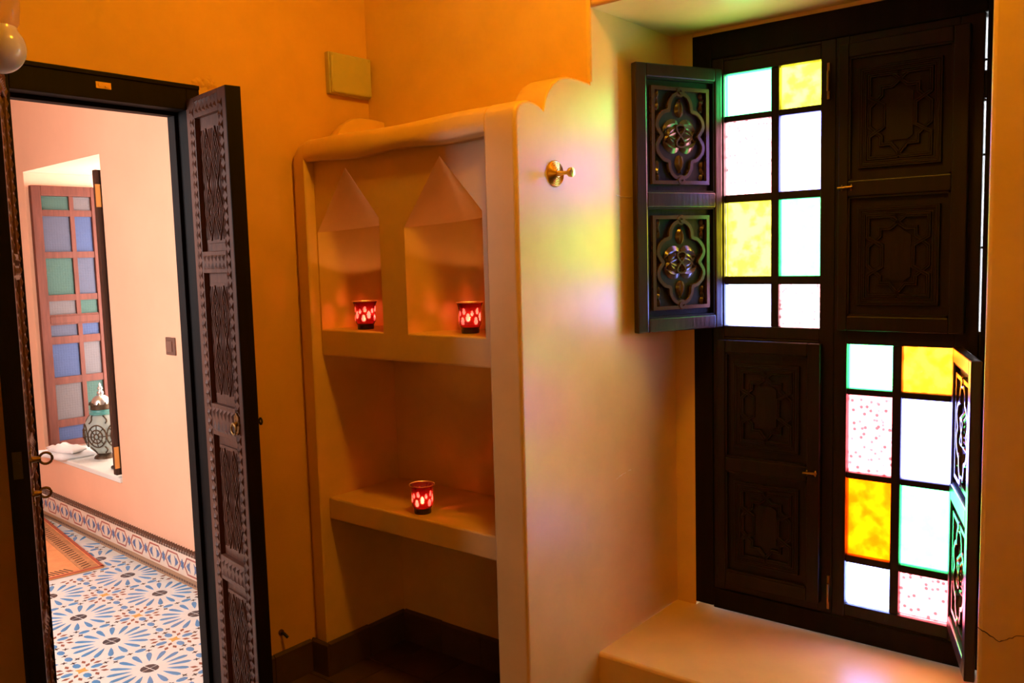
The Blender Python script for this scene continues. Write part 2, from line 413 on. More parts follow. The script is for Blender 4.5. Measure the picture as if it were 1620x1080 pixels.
def ribbon(mb, to, pts, W, h, base=0.0, closed=False, groove=0.0):
    P = [Vector((x, z)) for x, z in pts]; L = len(P); secs = []
    for i, p in enumerate(P):
        if closed: d0 = (p - P[i - 1]); d1 = (P[(i + 1) % L] - p)
        else: d0 = p - P[max(i - 1, 0)]; d1 = P[min(i + 1, L - 1)] - p
        if d0.length < 1e-9: d0 = d1
        if d1.length < 1e-9: d1 = d0
        t = (d0.normalized() + d1.normalized()); t = t.normalized() if t.length > 1e-6 else d1.normalized()
        nrm = Vector((-t.y, t.x)); k = 1 / max(0.5, nrm.dot(Vector((-d1.y, d1.x)).normalized()))
        hw = W / 2 * k
        prof = [(-1, 0), (-1, h * .8), (-.8, h), (-.12, h), (0, h - groove), (.12, h), (.8, h), (1, h * .8), (1, 0)]
        secs.append([to(p.x + nrm.x * hw * a, p.y + nrm.y * hw * a, base + b) for a, b in prof])
    if closed: secs.append(secs[0])
    mb.loft(secs, closed=False, caps=False)
def cartouche(cx, cz, hw, hh, n=64):
    pts = []
    # lobed outline through these control radii (quarter mirrored)
    q = [(0.0, 1.0), (0.30, 0.93), (0.46, 0.76), (0.50, 0.60), (0.72, 0.55), (0.94, 0.40), (1.0, 0.22), (0.86, 0.06), (0.80, 0.0)]
    full = q + [(x, -z) for x, z in q[-2::-1]]
    full = full + [(-x, z) for x, z in full[-2:0:-1]]
    L = len(full)
    for i in range(L):
        p0, p1, p2, p3 = full[i - 1], full[i], full[(i + 1) % L], full[(i + 2) % L]
        for k in range(3):
            t = k / 3
            f = lambda a, b, c, d: 0.5 * (2 * b + (c - a) * t + (2 * a - 5 * b + 4 * c - d) * t * t + (3 * b - a - 3 * c + d) * t ** 3)
            pts.append((cx + hw * f(p0[0], p1[0], p2[0], p3[0]), cz + hh * f(p0[1], p1[1], p2[1], p3[1])))
    return pts
def floral(to, s0, s1, z0, z1):
    mb = MB(); cx, cz = (s0 + s1) / 2, (z0 + z1) / 2; W, H = s1 - s0, z1 - z0
    hw, hh = W * 0.40, H * 0.44
    fr = 0.012
    # plaque frame
    for a, b, c, d in ((s0, z0, s1, z0 + fr), (s0, z1 - fr, s1, z1), (s0, z0 + fr, s0 + fr, z1 - fr), (s1 - fr, z0 + fr, s1, z1 - fr)):
        mb.prism([(a, b), (c, b), (c, d), (a, d)], 0, 0.012, to)
    ribbon(mb, to, cartouche(cx, cz, hw, hh), 0.0135, 0.011, 0.0, closed=True)
    for sgn in (1, -1):                                       # scrolls at top and bottom
        e = cz + sgn * (hh + 0.004)
        sp = [(cx + sgn * (0.013 - .0009 * k) * math.cos(k * 0.5), e + sgn * (0.013 - .0009 * k) * math.sin(k * .5)) for k in range(13)]
        ribbon(mb, to, sp, 0.011, 0.014)
        mb.prism([(cx + .017 * math.cos(2 * PI * k / 14), e + .017 * math.sin(2 * PI * k / 14)) for k in range(14)], 0.0, 0.0105, to)
        up = PI / 2 * sgn
        # bud of two leaves above and below the middle
        for q in (1, -1):
            leaf(mb, to, cx + q * .001, cz + sgn * hh * .44, up - q * .55 * sgn, hh * .46, 0.0075, q * 1.15 * sgn, 0.010)
            leaf(mb, to, cx, cz + sgn * hh * .22, up - q * sgn * .75, hh * .58, 0.0105, -q * sgn * 1.9, 0.012)
            leaf(mb, to, cx, cz + sgn * hh * .16, up - q * sgn * 1.05, hh * .56, 0.0095, -q * sgn * 2.1, 0.011)
            leaf(mb, to, cx, cz + sgn * hh * .07, up - q * sgn * 1.25, hh * .52, 0.009, -q * sgn * 1.3, 0.010)
            # corner sprays
            cxn, czn = cx + q * (W / 2 - fr - .013), cz + sgn * (H / 2 - fr - .012)
            for j in range(3):
                leaf(mb, to, cxn - q * .004 * (j % 2), czn - sgn * (0.052 - j * .020), up + q * sgn * (0.35 - .55 * (j % 2)), 0.030, 0.0055, -q * sgn * .5, 0.010)
    # interlaced middle
    loop = [(cx + .017 * math.sin(2 * t) * 1.0, cz + hh * .26 * math.cos(t)) for t in [2 * PI * k / 36 for k in range(36)]]
    ribbon(mb, to, loop, 0.006, 0.012, closed=True)
    return mb
def strapwork(to, s0, s1, z0, z1):
    mb = MB(); cx, cz = (s0 + s1) / 2, (z0 + z1) / 2; a, b = (s1 - s0) / 2, (z1 - z0) / 2
    for k, (u, h) in enumerate(((1.0, 0.010), (0.90, 0.007))):
        aa, bb_ = a - (1 - u) * a, b - (1 - u) * a
        ribbon(mb, to, [(cx - aa, cz - bb_), (cx + aa, cz - bb_), (cx + aa, cz + bb_), (cx - aa, cz + bb_)], 0.012, h, closed=True, groove=0.002)
    A, B = a * .78, b * .84; c, d = a * .40, b * .58
    for sx in (1, -1):
        st = [(cx + sx * c * .15, cz + B), (cx + sx * A, cz + B), (cx + sx * A, cz + b * .40), (cx + sx * c, cz + b * .22), (cx + sx * c, cz - b * .22), (cx + sx * A, cz - b * .40), (cx + sx * A, cz - B), (cx + sx * c * .15, cz - B), (cx - sx * c * .5, cz - d), (cx - sx * c * 1.1, cz - d)]
        ribbon(mb, to, st, 0.012, 0.009, groove=0.003)
        st = [(cx - sx * c * .5, cz + B), (cx + sx * c * .5, cz + d), (cx + sx * c * 1.15, cz + d), (cx + sx * c * 1.15, cz + b * .42), (cx + sx * A, cz + b * .20), (cx + sx * A, cz - b * .20), (cx + sx * c * 1.15, cz - b * .42), (cx + sx * c * 1.15, cz - d), (cx + sx * c * .6, cz - d)]
        ribbon(mb, to, st, 0.012, 0.008, groove=0.003)
    mb.prism([(cx - c * .85, cz - d * .75), (cx - c * .5, cz - d * .88), (cx + c * .5, cz - d * .88), (cx + c * .85, cz - d * .75), (cx + c * .85, cz + d * .75), (cx + c * .5, cz + d * .88), (cx - c * .5, cz + d * .88), (cx - c * .85, cz + d * .75)], 0, 0.006, to)
    return mb
def shutter(loc, rz, wdt, z0, z1, face, kind, label, mirror=False):
    # local x from the hinge, y through the thickness; face = +1/-1 says which side carries the carving seen
    th = 0.013
    zm = (z0 + z1) / 2
    fm = MB()
    st = 0.036
    fm.box(0, -th, z0, st * .8, th, z1); fm.box(wdt - st * 1.15, -th, z0, wdt, th, z1)
    for a, b in ((z0, z0 + .045), (zm - .024, zm + .024), (z1 - .042, z1)): fm.box(st * .8, -th, a, wdt - st * 1.15, th, b)
    sh = fm.build('shutter', WOODG if kind == 'floral' else WOOD, w1, bevel=0.0035, loc=loc, rz=rz)
    sh['label'] = label
    for a, b in ((z0 + .045, zm - .024), (zm + .024, z1 - .042)):
        s0, s1 = st * .8, wdt - st * 1.15
        to = lambda s, z, d, f=face: (s, f * (-0.004 + d), z)
        pm = MB(); ya, yb = sorted((face * -0.004, face * -0.011)); pm.box(s0, ya, a, s1, yb, b)
        ins = 0.022
        if kind == 'floral':
            cm = floral(to, s0 + ins, s1 - ins, a + .026, b - .026)
        else: cm = strapwork(to, s0 + .034, s1 - .034, a + .04, b - .04)
        # raised moulding step
        for p, q, r_, t in ((s0, a, s1, a + .006), (s0, b - .006, s1, b), (s0, a, s0 + .006, b), (s1 - .006, a, s1, b)):
            pm.box(p, -0.009, q, r_, 0.009, t)
        o = pm.build('panel', WOODD if kind == 'floral' else WOOD, sh)  # floral field darkened, the recess shade is put into the wood colour
        pm2 = cm.build('carved_panel', WOODC if kind == 'floral' else WOOD, sh, smooth=True, ang=28)
    return sh
WOODC = principled('carved_walnut_lit', (0.055, 0.028, 0.018), 0.22, var=0.3, scale=9, spec=0.6)  # lighter than the other walnut, so the carving seems to catch light
uA = math.atan2(-0.91, -0.414)
shutter((1.152, 0.880, 0), uA, 0.345, 1.192, 2.047, +1, 'floral', 'open shutter with carved floral panels')
uB = math.atan2(-0.335, 0.115)
shutter((1.888, 0.880, 0), uB, 0.355, 0.318, 1.158, -1, 'floral', 'open shutter with carved floral panels, tinted by the glass beside it')
shutter((1.145, 0.879, 0), 0, 0.352, 0.300, 1.150, -1, 'strap', 'closed shutter with carved interlaced bands')
shutter((1.548, 0.879, 0), 0, 0.358, 1.195, 2.060, -1, 'strap', 'closed shutter with carved interlaced bands')
for x, z in ((1.548, 1.631), (1.445, 0.73)):
    l = MB().tube([(x, 0.862, z), (x + .045, 0.862, z + .002)], 0.004, 8)
    l.tube([(x + .012, 0.868, z - .008), (x + .012, 0.858, z), (x + .012, 0.868, z + .008)], 0.003, 6)
    l.tube([(x + .040, 0.868, z - .008), (x + .040, 0.858, z), (x + .040, 0.868, z + .008)], 0.003, 6)
    l.build('latch', BRASSD, w1, smooth=True)
for x, z in ((1.506, 1.96), (1.518, 0.34)):
    MB().box(x, 0.884, z - .055, x + .008, 0.895, z + .055).tube([(x + .004, 0.880, z - .03), (x + .004, 0.880, z + .03)], 0.004, 8).build('bolt', BRASSD, w1)

# ================================================================== DOOR 1
d1 = struct(empty('door_1', (0, -0.625, 0)), 'dark carved double door standing open to the bright tiled room', 'door')
def L(o):  # keep world coordinates for children of the door empty
    o.location = Vector(o.location) - Vector((0, -0.625, 0)); return o
jf = MB()
jf.box(-0.085, -0.375, 0, 0.012, -0.332, 1.995)
jf.box(-0.085, -0.95, 0, 0.012, -0.878, 1.995)
jf.box(-0.085, -0.878, 1.918, 0.012, -0.375, 1.995)
jf.box(-0.085, -0.878, 1.906, -0.045, -0.375, 1.918); jf.box(-0.085, -0.387, 0, -0.045, -0.375, 1.918)
jf.box(0.012, -0.95, 1.982, 0.016, -0.332, 1.995)
L(jf.build('door_frame', WOODD, d1, bevel=0.004))
sp = MB().box(0.011, -0.652, 1.948, 0.0145, -0.609, 1.966).box(0.0145, -0.645, 1.953, 0.0165, -0.635, 1.962).box(0.0145, -0.627, 1.951, 0.018, -0.615, 1.956)
L(sp.build('strike_plate', BRASS, d1))
def chip_row(mb, to, s0, s1, z0, z1, pitch, vertical=True):
    # facing rows of chip-cut triangles
    n = max(1, int(((z1 - z0) if vertical else (s1 - s0)) / pitch))
    for k in range(n):
        for side in (0, 1):
            if vertical:
                a = z0 + (z1 - z0) * k / n; b = z0 + (z1 - z0) * (k + 1) / n; c = (a + b) / 2
                e0, e1 = (s0, s0 + (s1 - s0) * .48) if side == 0 else (s1, s1 - (s1 - s0) * .48)
                tri = [(e0, a + .001), (e0, b - .001), (e1, c)]
            else:
                a = s0 + (s1 - s0) * k / n; b = s0 + (s1 - s0) * (k + 1) / n; c = (a + b) / 2
                e0, e1 = (z0, z0 + (z1 - z0) * .48) if side == 0 else (z1, z1 - (z1 - z0) * .48)
                tri = [(a + .001, e0), (b - .001, e0), (c, e1)]
            ap = (sum(t[0] for t in tri) / 3, sum(t[1] for t in tri) / 3)
            vs = [to(*t, 0) for t in tri] + [to(*ap, 0.0055)]
            mb.add(vs, [(0, 1, 3), (1, 2, 3), (2, 0, 3)])
LEAFK[:] = [1, 1]
def carved_leaf(hinge, ang, wdt, face, label):
    rz = ang; th = 0.045
    zt, zb = 1.948, 0.012
    s_l, s_r = 0.058, wdt - 0.055
    bands = [(zt - 0.062, zt), (1.425, 1.490), (0.930, 1.027), (0.470, 0.548), (zb, 0.10)]
    y0, y1 = (0, th) if face < 0 else (-th, 0)
    fm = MB()
    fm.box(0, y0, zb, s_l, y1, zt); fm.box(s_r, y0, zb, wdt, y1, zt)
    for a, b in bands: fm.box(s_l, y0, a, s_r, y1, b)
    lf = L(fm.build('door_leaf', DOORW, d1, bevel=0.002, loc=(hinge[0], hinge[1], 0), rz=rz)); lf['label'] = label
    MB().box(wdt, y0 + .0005, zb + .001, wdt + .004, y1 - .0005, zt - .001).build('edge_shade_strip', WOODD, lf)  # added dark strip, paints the unlit edge darker than the daylit face
    to = lambda s, z, d: (s, face * d, z)
    cm = MB()
    chip_row(cm, to, 0.030, 0.054, zb + .03, zt - .03, 0.030)
    chip_row(cm, to, s_r + .006, s_r + .032, zb + .03, zt - .03, 0.030)
    for a, b in bands: chip_row(cm, to, s_l + .006, s_r - .004, a + .012, b - .012, 0.026, False)
    tag(cm.build('chip_carving', DOORW, lf), kind='stuff')
    zs = [b for b in bands]
    for (a0, b0), (a1_, b1) in zip(bands[:-1], bands[1:]):
        hi, lo = a0, b1
        pm = MB()
        dep = -0.016
        ya, yb = sorted((face * dep, face * -(th - 0.008)))
        pm.box(s_l, ya, lo, s_r, yb, hi)
        fs0, fs1, fz0, fz1 = s_l + .022, s_r - .006, lo + .024, hi - .030
        pm.prism([(fs0, fz0), (fs1, fz0), (fs1, fz1), (fs0, fz1)], dep, dep + .007, to)
        # lattice of long lozenges with fluted ridges
        nc, nr = 2, 2
        for i in range(nc):
            for j in range(nr):
                c0 = fs0 + .008 + (fs1 - fs0 - .016) * (i + .5) / nc; hz = (fz1 - fz0 - .02) / nr / 2; cz = fz0 + .01 + (2 * j + 1) * hz; hs = (fs1 - fs0 - .016) / nc / 2
                for q in (1, .66, .33):
                    dm = [(c0, cz - hz * q), (c0 + hs * q, cz), (c0, cz + hz * q), (c0 - hs * q, cz)]
                    ribbon(pm, to, dm, 0.0035, 0.005, dep + .006, closed=True)
        for i in range(nc + 1):
            for j in range(nr + 1):
                c0 = fs0 + .008 + (fs1 - fs0 - .016) * i / nc; cz = fz0 + .01 + (fz1 - fz0 - .02) * j / nr
                for sg in (1, -1):
                    for off in (-.012, 0, .012):
                        x = min(fs1 - .005, max(fs0 + .005, c0 + off)); z = min(fz1 - .006, max(fz0 + .006, cz)); z2 = min(fz1 - .006, max(fz0 + .006, cz + sg * .07))
                        if abs(z2 - z) > .02: leaf(pm, to, x, z, PI / 2 * sg, abs(z2 - z), .0035, 0, .004, dep + .007, 4)
        pm.build('panel', DOORW, lf)
    return lf, to
def ring(parent, to, s, z, r=0.016, off=0.010, mat=BRASSD, turn=0.0):
    q = MB()
    pts = [(to(s + r * math.cos(2 * PI * k / 20), z - r * 0.8 + r * math.sin(2 * PI * k / 20), off + .004) if not turn else to(s, z + r * math.sin(2 * PI * k / 20), off + r + r * math.cos(2 * PI * k / 20))) for k in range(20)]
    q.tube(pts, 0.0032, 8, closed=True)
    q.tube([to(s, z, -0.001), to(s, z, off + .004)], [0.009, 0.006], 10)
    o = q.build('ring_handle', mat, parent, smooth=True)
    pl = MB().prism([(s + .016 * math.cos(2 * PI * k / 16), z + .030 * math.sin(2 * PI * k / 16)) for k in range(16)], 0, 0.004, to)
    for k in range(8):
        an = 2 * PI * k / 8
        pl.tube([to(s + .015 * math.cos(an), z + .029 * math.sin(an), 0), to(s + .015 * math.cos(an), z + .029 * math.sin(an), .005)], .004, 6)
    pl.build('escutcheon', mat, parent)
lf, to = carved_leaf((0.008, -0.377), math.atan2(-math.cos(R(80)), math.sin(R(80))), 0.285, -1, 'right-hinged leaf seen on its carved face')
ring(lf, to, 0.245, 0.985, 0.016)
kb = MB().tube([(0.255, 0.045, 0.985), (0.255, 0.062, 0.985)], 0.0035, 8).tube([(0.255 + .009 * math.cos(2 * PI * k / 14), 0.066, 0.985 + .009 * math.sin(2 * PI * k / 14)) for k in range(14)], 0.003, 6, closed=True)
kb.build('inner_ring', IRON, lf, smooth=True)
lf2, to2 = carved_leaf((0.008, -0.885), math.atan2(math.cos(R(115)), math.sin(R(115))), 0.285, +1, 'leaf seen almost edge-on with its lock plate')
ring(lf2, to2, 0.245, 0.990, 0.014, 0.020, turn=1.0); ring(lf2, to2, 0.245, 0.905, 0.012, 0.016, turn=1.0)
MB().box(0.288, -0.034, 0.955, 0.2905, -0.014, 1.02).tube([(0.289, -0.024, 0.99), (0.2925, -0.024, 0.99)], 0.006, 10).build('lock_plate', principled('old_steel', (0.06, 0.05, 0.035), 0.45, 0.8), lf2)
# small fixings on the plaster
for (y, z) in ((-0.186, 1.966),):
    q = MB(); q.lathe([(0.0, 0.008), (0.004, 0.007), (0.005, 0.0)], 10, (0, y, z), axis='x')
    tag(q.build('wall_screw', BRASS, smooth=True), 'tiny brass screw head in the wall by the open door', 'screw')
st = tag(empty('wall_stub', (0.0, -0.134, 0.185)), 'short dark metal stub sticking out low on the wall beside the shelf unit', 'fixing')
MB().tube([(0, 0, 0), (0.02, 0, -.002), (0.032, 0.004, -.012)], 0.005, 8).build('rod', IRON, st, smooth=True)
MB().lathe([(0.011, 0), (0.010, 0.004), (0.004, 0.006)], 12, axis='x').build('collar', BRASSD, st, smooth=True)

# ================================================================== THINGS OF THIS ROOM
# junction box
jb = tag(empty('junction_box', (0, 0.268, 2.108)), 'beige plastic junction box high on the wall beside the corner', 'electrical box')
MB().box(0, -0.095, -0.072, 0.022, 0.095, 0.072).build('box', BEIGE, jb, bevel=0.004)
MB().box(0.022, -0.092, -0.069, 0.034, 0.092, 0.069).build('cover', BEIGE, jb, bevel=0.006, seg=3)
for y in (-.083, .083):
    for z in (-.06, .06):
        MB().lathe([(0, .0355), (.005, .0355), (.006, .033)], 12, (0, y, z), axis='x').build('cover_screw', BEIGE, jb)
# brass hook
hk = tag(empty('robe_hook', (XF, 0.179, 1.682)), 'brass robe hook with ridged rosette on the pale side of the shelf unit', 'hook')
pr = [(0.038, 0.0), (0.038, 0.003)]
for k in range(6):
    r = 0.036 - k * 0.0045; pr += [(r, 0.005 + k * .0012), (r - .0016, 0.0066 + k * .0012), (r - .0036, 0.0052 + k * .0012)]
pr += [(0.010, 0.013), (0.0, 0.0135)]
MB().lathe(pr, 40, axis='x').build('rosette', BRASS, hk, smooth=True)
MB().lathe([(0.0085, 0.012), (0.0075, 0.02), (0.0055, 0.026), (0.0055, 0.042), (0.0065, 0.046)], 20, axis='x').build('stem', BRASS, hk, smooth=True)
MB().lathe([(0.0065, 0.046), (0.0125, 0.050), (0.0135, 0.056), (0.012, 0.062), (0.0, 0.0645)], 24, axis='x').build('knob', BRASS, hk, smooth=True)

# votive lamps
def cupmat():
    mt, nt, out = newmat('red_glass')
    tl = N(nt, 'ShaderNodeBsdfTranslucent'); tl.inputs[0].default_value = (0.07, 0.0007, 0.001, 1)
    pb_ = N(nt, 'ShaderNodeBsdfPrincipled'); pb_.inputs['Base Color'].default_value = (0.06, 0.004, 0.004, 1); pb_.inputs['Roughness'].default_value = 0.2
    mx = N(nt, 'ShaderNodeMixShader'); mx.inputs[0].default_value = 0.5
    nt.links.new(pb_.outputs[0], mx.inputs[1]); nt.links.new(tl.outputs[0], mx.inputs[2]); nt.links.new(mx.outputs[0], out.inputs[0]); return mt
def handmat():
    mt, nt, out = newmat('clear_pink_glass')
    tl = N(nt, 'ShaderNodeBsdfTranslucent'); tl.inputs[0].default_value = (1.0, 0.10, 0.17, 1)
    tr = N(nt, 'ShaderNodeBsdfTransparent'); tr.inputs[0].default_value = (1.0, 0.26, 0.26, 1)
    mx = N(nt, 'ShaderNodeMixShader'); mx.inputs[0].default_value = 0.35
    nt.links.new(tl.outputs[0], mx.inputs[1]); nt.links.new(tr.outputs[0], mx.inputs[2]); nt.links.new(mx.outputs[0], out.inputs[0]); return mt
RED, HAND = cupmat(), handmat()
DARKRED = principled('dark_red_base', (0.02, 0.002, 0.003), 0.25)
RIM = principled('gilt_rim', (0.75, 0.42, 0.12), 0.35, 0.8)
FLAME = principled('flame', (1, 0.7, 0.3), 0.5, emit=(1.0, 0.55, 0.18), es=28)
WAX = principled('wax', (0.9, 0.75, 0.55), 0.5)
TIN = principled('tealight_tin', (0.7, 0.7, 0.7), 0.3, 1.0)
def hamsa(u, v):          # u across, v up, both in units of the hand's half height
    if v < -1 or v > 1: return False
    if v < -0.05:
        return abs(u) < 0.52 * math.sqrt(max(0, 1 - ((v + 0.25) / 0.75) ** 2)) + 0.02
    if abs(u) < 0.42: return v < 1.0 - 0.9 * (u / 0.42) ** 2 * 0.5
    return abs(u) < 0.62 and v < 0.12 and v > -0.35
def make_votive(loc, spin):
    v = empty('candle_holder', loc, spin)
    H = 0.094
    prof = [(0.027, 0.0), (0.028, 0.008), (0.0275, 0.014), (0.030, 0.019), (0.0335, 0.026), (0.0345, 0.036), (0.0345, 0.046), (0.034, 0.058), (0.0345, 0.070), (0.036, 0.080), (0.039, 0.089), (0.041, H)]
    def rad(z):
        for (r0, z0), (r1, z1) in zip(prof[:-1], prof[1:]):
            if z0 <= z <= z1: return r0 + (r1 - r0) * (z - z0) / (z1 - z0)
        return prof[-1][0]
    nu, nv = 112, 60
    z_lo = 0.019
    cm = MB(); vs = []
    for j in range(nv + 1):
        z = z_lo + (H - z_lo) * j / nv; r = rad(z)
        for i in range(nu):
            a = 2 * PI * i / nu; vs.append((r * math.cos(a), r * math.sin(a), z))
    hands = []
    for k in range(5):
        hands.append((2 * PI * k / 5, 0.039, 0.0118)); hands.append((2 * PI * (k + .12) / 5, 0.068, 0.0095))
        hands.append((2 * PI * (k + .42) / 5, 0.0500, 0.0125)); hands.append((2 * PI * (k + .72) / 5, 0.0620, 0.0078))
    base = len(cm.v); cm.v += vs
    for j in range(nv):
        zc = z_lo + (H - z_lo) * (j + .5) / nv; r = rad(zc)
        for i in range(nu):
            a = 2 * PI * (i + .5) / nu; hit = 0
            for ha, hz, hh in hands:
                da = (a - ha + PI) % (2 * PI) - PI
                if hamsa(da * r / hh, (zc - hz) / hh): hit = 1; break
            cm.f.append((base + j * nu + i, base + j * nu + (i + 1) % nu, base + (j + 1) * nu + (i + 1) % nu, base + (j + 1) * nu + i)); cm.mi.append(hit)
    cm.build('glass_cup', [RED, HAND], v, smooth='all')
    MB().lathe([(0, 0), (0.027, 0.0), (0.028, 0.008), (0.0275, 0.014), (0.030, 0.019), (0.024, 0.019), (0, 0.019)], 40).build('foot', DARKRED, v, smooth=True)
    MB().tube([(0.041 * math.cos(2 * PI * k / 48), 0.041 * math.sin(2 * PI * k / 48), H) for k in range(48)], 0.0012, 6, closed=True).build('rim', RIM, v, smooth='all')
    tl = MB().lathe([(0, 0.0195), (0.0185, 0.0195), (0.0188, 0.032), (0.0182, 0.032), (0.018, 0.029)], 28).build('tealight', TIN, v, smooth=True)
    MB().lathe([(0.018, 0.0285), (0, 0.0285)], 28).build('wax', WAX, tl)
    MB().lathe([(0.0, 0.030), (0.0035, 0.033), (0.0042, 0.037), (0.0028, 0.043), (0.0, 0.050)], 12, (0, 0, 0)).build('flame', FLAME, tl, smooth='all')
    d = bpy.data.lights.new('candle_light', 'POINT'); d.energy = 0.9; d.color = (1.0, 0.40, 0.13); d.shadow_soft_size = 0.004
    lo = bpy.data.objects.new('candle_light', d); COL.objects.link(lo); lo.parent = v; lo.location = (0, 0, 0.0535)
    return v
v0 = make_votive((0.232, 0.105, 1.2205), R(20))
tag(v0, 'red glass candle holder with hand cut-outs, lit in the niche by the thin post', 'candle holder', 'lit red glass candle holders')
v1 = dup(v0, (0.685, 0.125, 1.2205)); v1.rotation_euler = (0, 0, R(55))
tag(v1, 'red glass candle holder lit in the pointed niche nearer the brass hook', 'candle holder', 'lit red glass candle holders')
v2 = dup(v0, (0.487, 0.088, 0.6325)); v2.rotation_euler = (0, 0, R(-4))
tag(v2, 'red glass candle holder with glowing hand shapes alone on the lower shelf', 'candle holder', 'lit red glass candle holders')

# pendant lamp of frosted glass in the upper corner of the view
def clearglass(name, tint, op):
    mt, nt, out = newmat(name)
    tr = N(nt, 'ShaderNodeBsdfTransparent'); tr.inputs[0].default_value = (*tint, 1)
    pb_ = N(nt, 'ShaderNodeBsdfPrincipled'); pb_.inputs['Base Color'].default_value = (0.62, 0.52, 0.47, 1); pb_.inputs['Roughness'].default_value = 0.15
    mx = N(nt, 'ShaderNodeMixShader'); mx.inputs[0].default_value = op
    nt.links.new(tr.outputs[0], mx.inputs[1]); nt.links.new(pb_.outputs[0], mx.inputs[2]); nt.links.new(mx.outputs[0], out.inputs[0]); return mt
pl = tag(empty('hanging_lamp', (0.644, -1.149, 1.87)), 'frosted glass hanging lamp with clear upper sleeve above the doorway', 'lamp')
prof = [(0.0, -0.061)] + [(0.061 * math.sin(R(a)), -0.061 * math.cos(R(a))) for a in range(12, 133, 8)] + [(0.044, 0.046), (0.043, 0.050)]
MB().lathe(prof, 40).build('glass_globe', clearglass('frosted_glass', (0.85, 0.75, 0.68), 0.72), pl, smooth='all')
MB().lathe([(0.043, 0.050), (0.049, 0.060), (0.053, 0.10), (0.054, 0.25), (0.050, 0.30)], 40).build('glass_sleeve', clearglass('clear_sleeve', (0.93, 0.88, 0.82), 0.16), pl, smooth='all')
MB().lathe([(0.052, 0.295), (0.052, 0.315), (0.03, 0.335), (0.008, 0.345), (0.008, 0.36), (0, 0.36)], 32).build('cap', BRASS, pl, smooth=True)
MB().tube([(0, 0, 0.35), (0, 0, 1.32)], 0.004, 8).build('rod', BRASS, pl)
pl.scale = (0.78, 0.78, 0.78)

# ================================================================== THE TILED ROOM BEYOND THE DOOR
FO = Vector((-0.97, 0.187, 0)); FR = math.atan2(-0.126, 1.965)
ux, uy = -math.cos(FR), -math.sin(FR)              # a runs away to the left along the far wall
nxx, nyy = -math.sin(FR), math.cos(FR)             # b runs into the wall
def F(a, b, z): return (FO.x + ux * a + nxx * b, FO.y + uy * a + nyy * b, z)
# local coordinates on far-wall objects: x = -a, y = b
def far_empty(name): return empty(name, (FO.x, FO.y, 0), FR)
def far_build(mb, name, mat, parent=None, **kw):
    if parent: return mb.build(name, mat, parent, **kw)
    return mb.build(name, mat, None, loc=(FO.x, FO.y, 0), rz=FR, **kw)
fw = MB()
fw.box(-4.0, 0, 0, -1.845, 0.55, ZC); fw.box(-0.82, 0, 0, 0.885, 0.55, ZC); fw.box(-1.845, 0, 2.0, -0.82, 0.55, ZC); fw.box(-1.845, 0, 0, -0.82, 0.55, 0.37)
fw = struct(far_build(fw, 'wall_far', PEACH), 'peach plaster wall beyond the open door with a window recess', 'wall')
struct(MB().box(-4.3, -3.2, 0, -4.2, 0.6, ZC).build('wall_far_side', PEACH), 'peach plaster end wall of the tiled room', 'wall')
struct(MB().box(-4.3, -2.2, 0, -0.09, -2.1, ZC).build('wall_far_front', PEACH), 'peach plaster wall of the tiled room facing the window recess', 'wall')
struct(MB().box(-5.6, 1.8, -0.5, -0.3, 1.9, 5.2).build('wall_sky_blocker', principled('sky_blocker', (0.40, 0.35, 0.30), 0.8)), 'unseen wall added outside the far window to cut the sky light', 'wall')  # unseen wall, added to dim the sky light reaching the far recess
p2 = light('far_window_portal', 'AREA', F(1.33, 0.54, 1.2), 1, (1, 1, 1), 1.0, 1.6, (-nxx, -nyy, 0)); p2.data.cycles.is_portal = True
# pale sill slab
MARB = principled('white_marble', (0.82, 0.80, 0.76), 0.35, var=0.06, scale=6)
struct(far_build(MB().box(-1.845, -0.012, 0.37, -0.82, 0.5, 0.395), 'window_sill', MARB, bevel=0.003), 'white marble sill slab in the far window recess', 'sill')
# far window: two folded-back glazed leaves and the frame in the recess
w2 = struct(far_empty('window_2'), 'reddish wooden window in the peach wall, its glazed leaves folded into the recess', 'window')
ff = MB(); ff.box(-1.845, 0.47, 0.395, -1.80, 0.52, 2.0); ff.box(-0.865, 0.47, 0.395, -0.82, 0.52, 2.0); ff.box(-1.80, 0.47, 1.95, -0.865, 0.52, 2.0); ff.box(-1.80, 0.47, 0.395, -0.865, 0.52, 0.43)
ff.build('frame', MAHOG, w2)
def far_glass(name, col):
    mt, nt, out = newmat(name)
    pb_ = N(nt, 'ShaderNodeBsdfPrincipled'); pb_.inputs['Base Color'].default_value = (*col, 1); pb_.inputs['Roughness'].default_value = 0.45; pb_.inputs['Specular IOR Level'].default_value = 0.12
    tr = N(nt, 'ShaderNodeBsdfTransparent'); tr.inputs[0].default_value = (*[min(1, c * 1.6) for c in col], 1)
    tc = N(nt, 'ShaderNodeTexCoord'); vo = N(nt, 'ShaderNodeTexVoronoi', Scale=70.0); vo.inputs['Randomness'].default_value = 0.2
    bp = N(nt, 'ShaderNodeBump', Strength=0.6, Distance=0.004)
    nt.links.new(tc.outputs['Object'], vo.inputs['Vector']); nt.links.new(vo.outputs['Distance'], bp.inputs['Height']); nt.links.new(bp.outputs[0], pb_.inputs['Normal'])
    mx = N(nt, 'ShaderNodeMixShader'); mx.inputs[0].default_value = 0.25
    nt.links.new(pb_.outputs[0], mx.inputs[1]); nt.links.new(tr.outputs[0], mx.inputs[2]); nt.links.new(mx.outputs[0], out.inputs[0]); return mt
FG = far_glass('far_green', (0.06, 0.10, 0.075)); FB = far_glass('far_blue', (0.065, 0.075, 0.15)); FP = far_glass('far_mauve', (0.15, 0.11, 0.105)); FV = far_glass('far_grey_violet', (0.09, 0.08, 0.11))
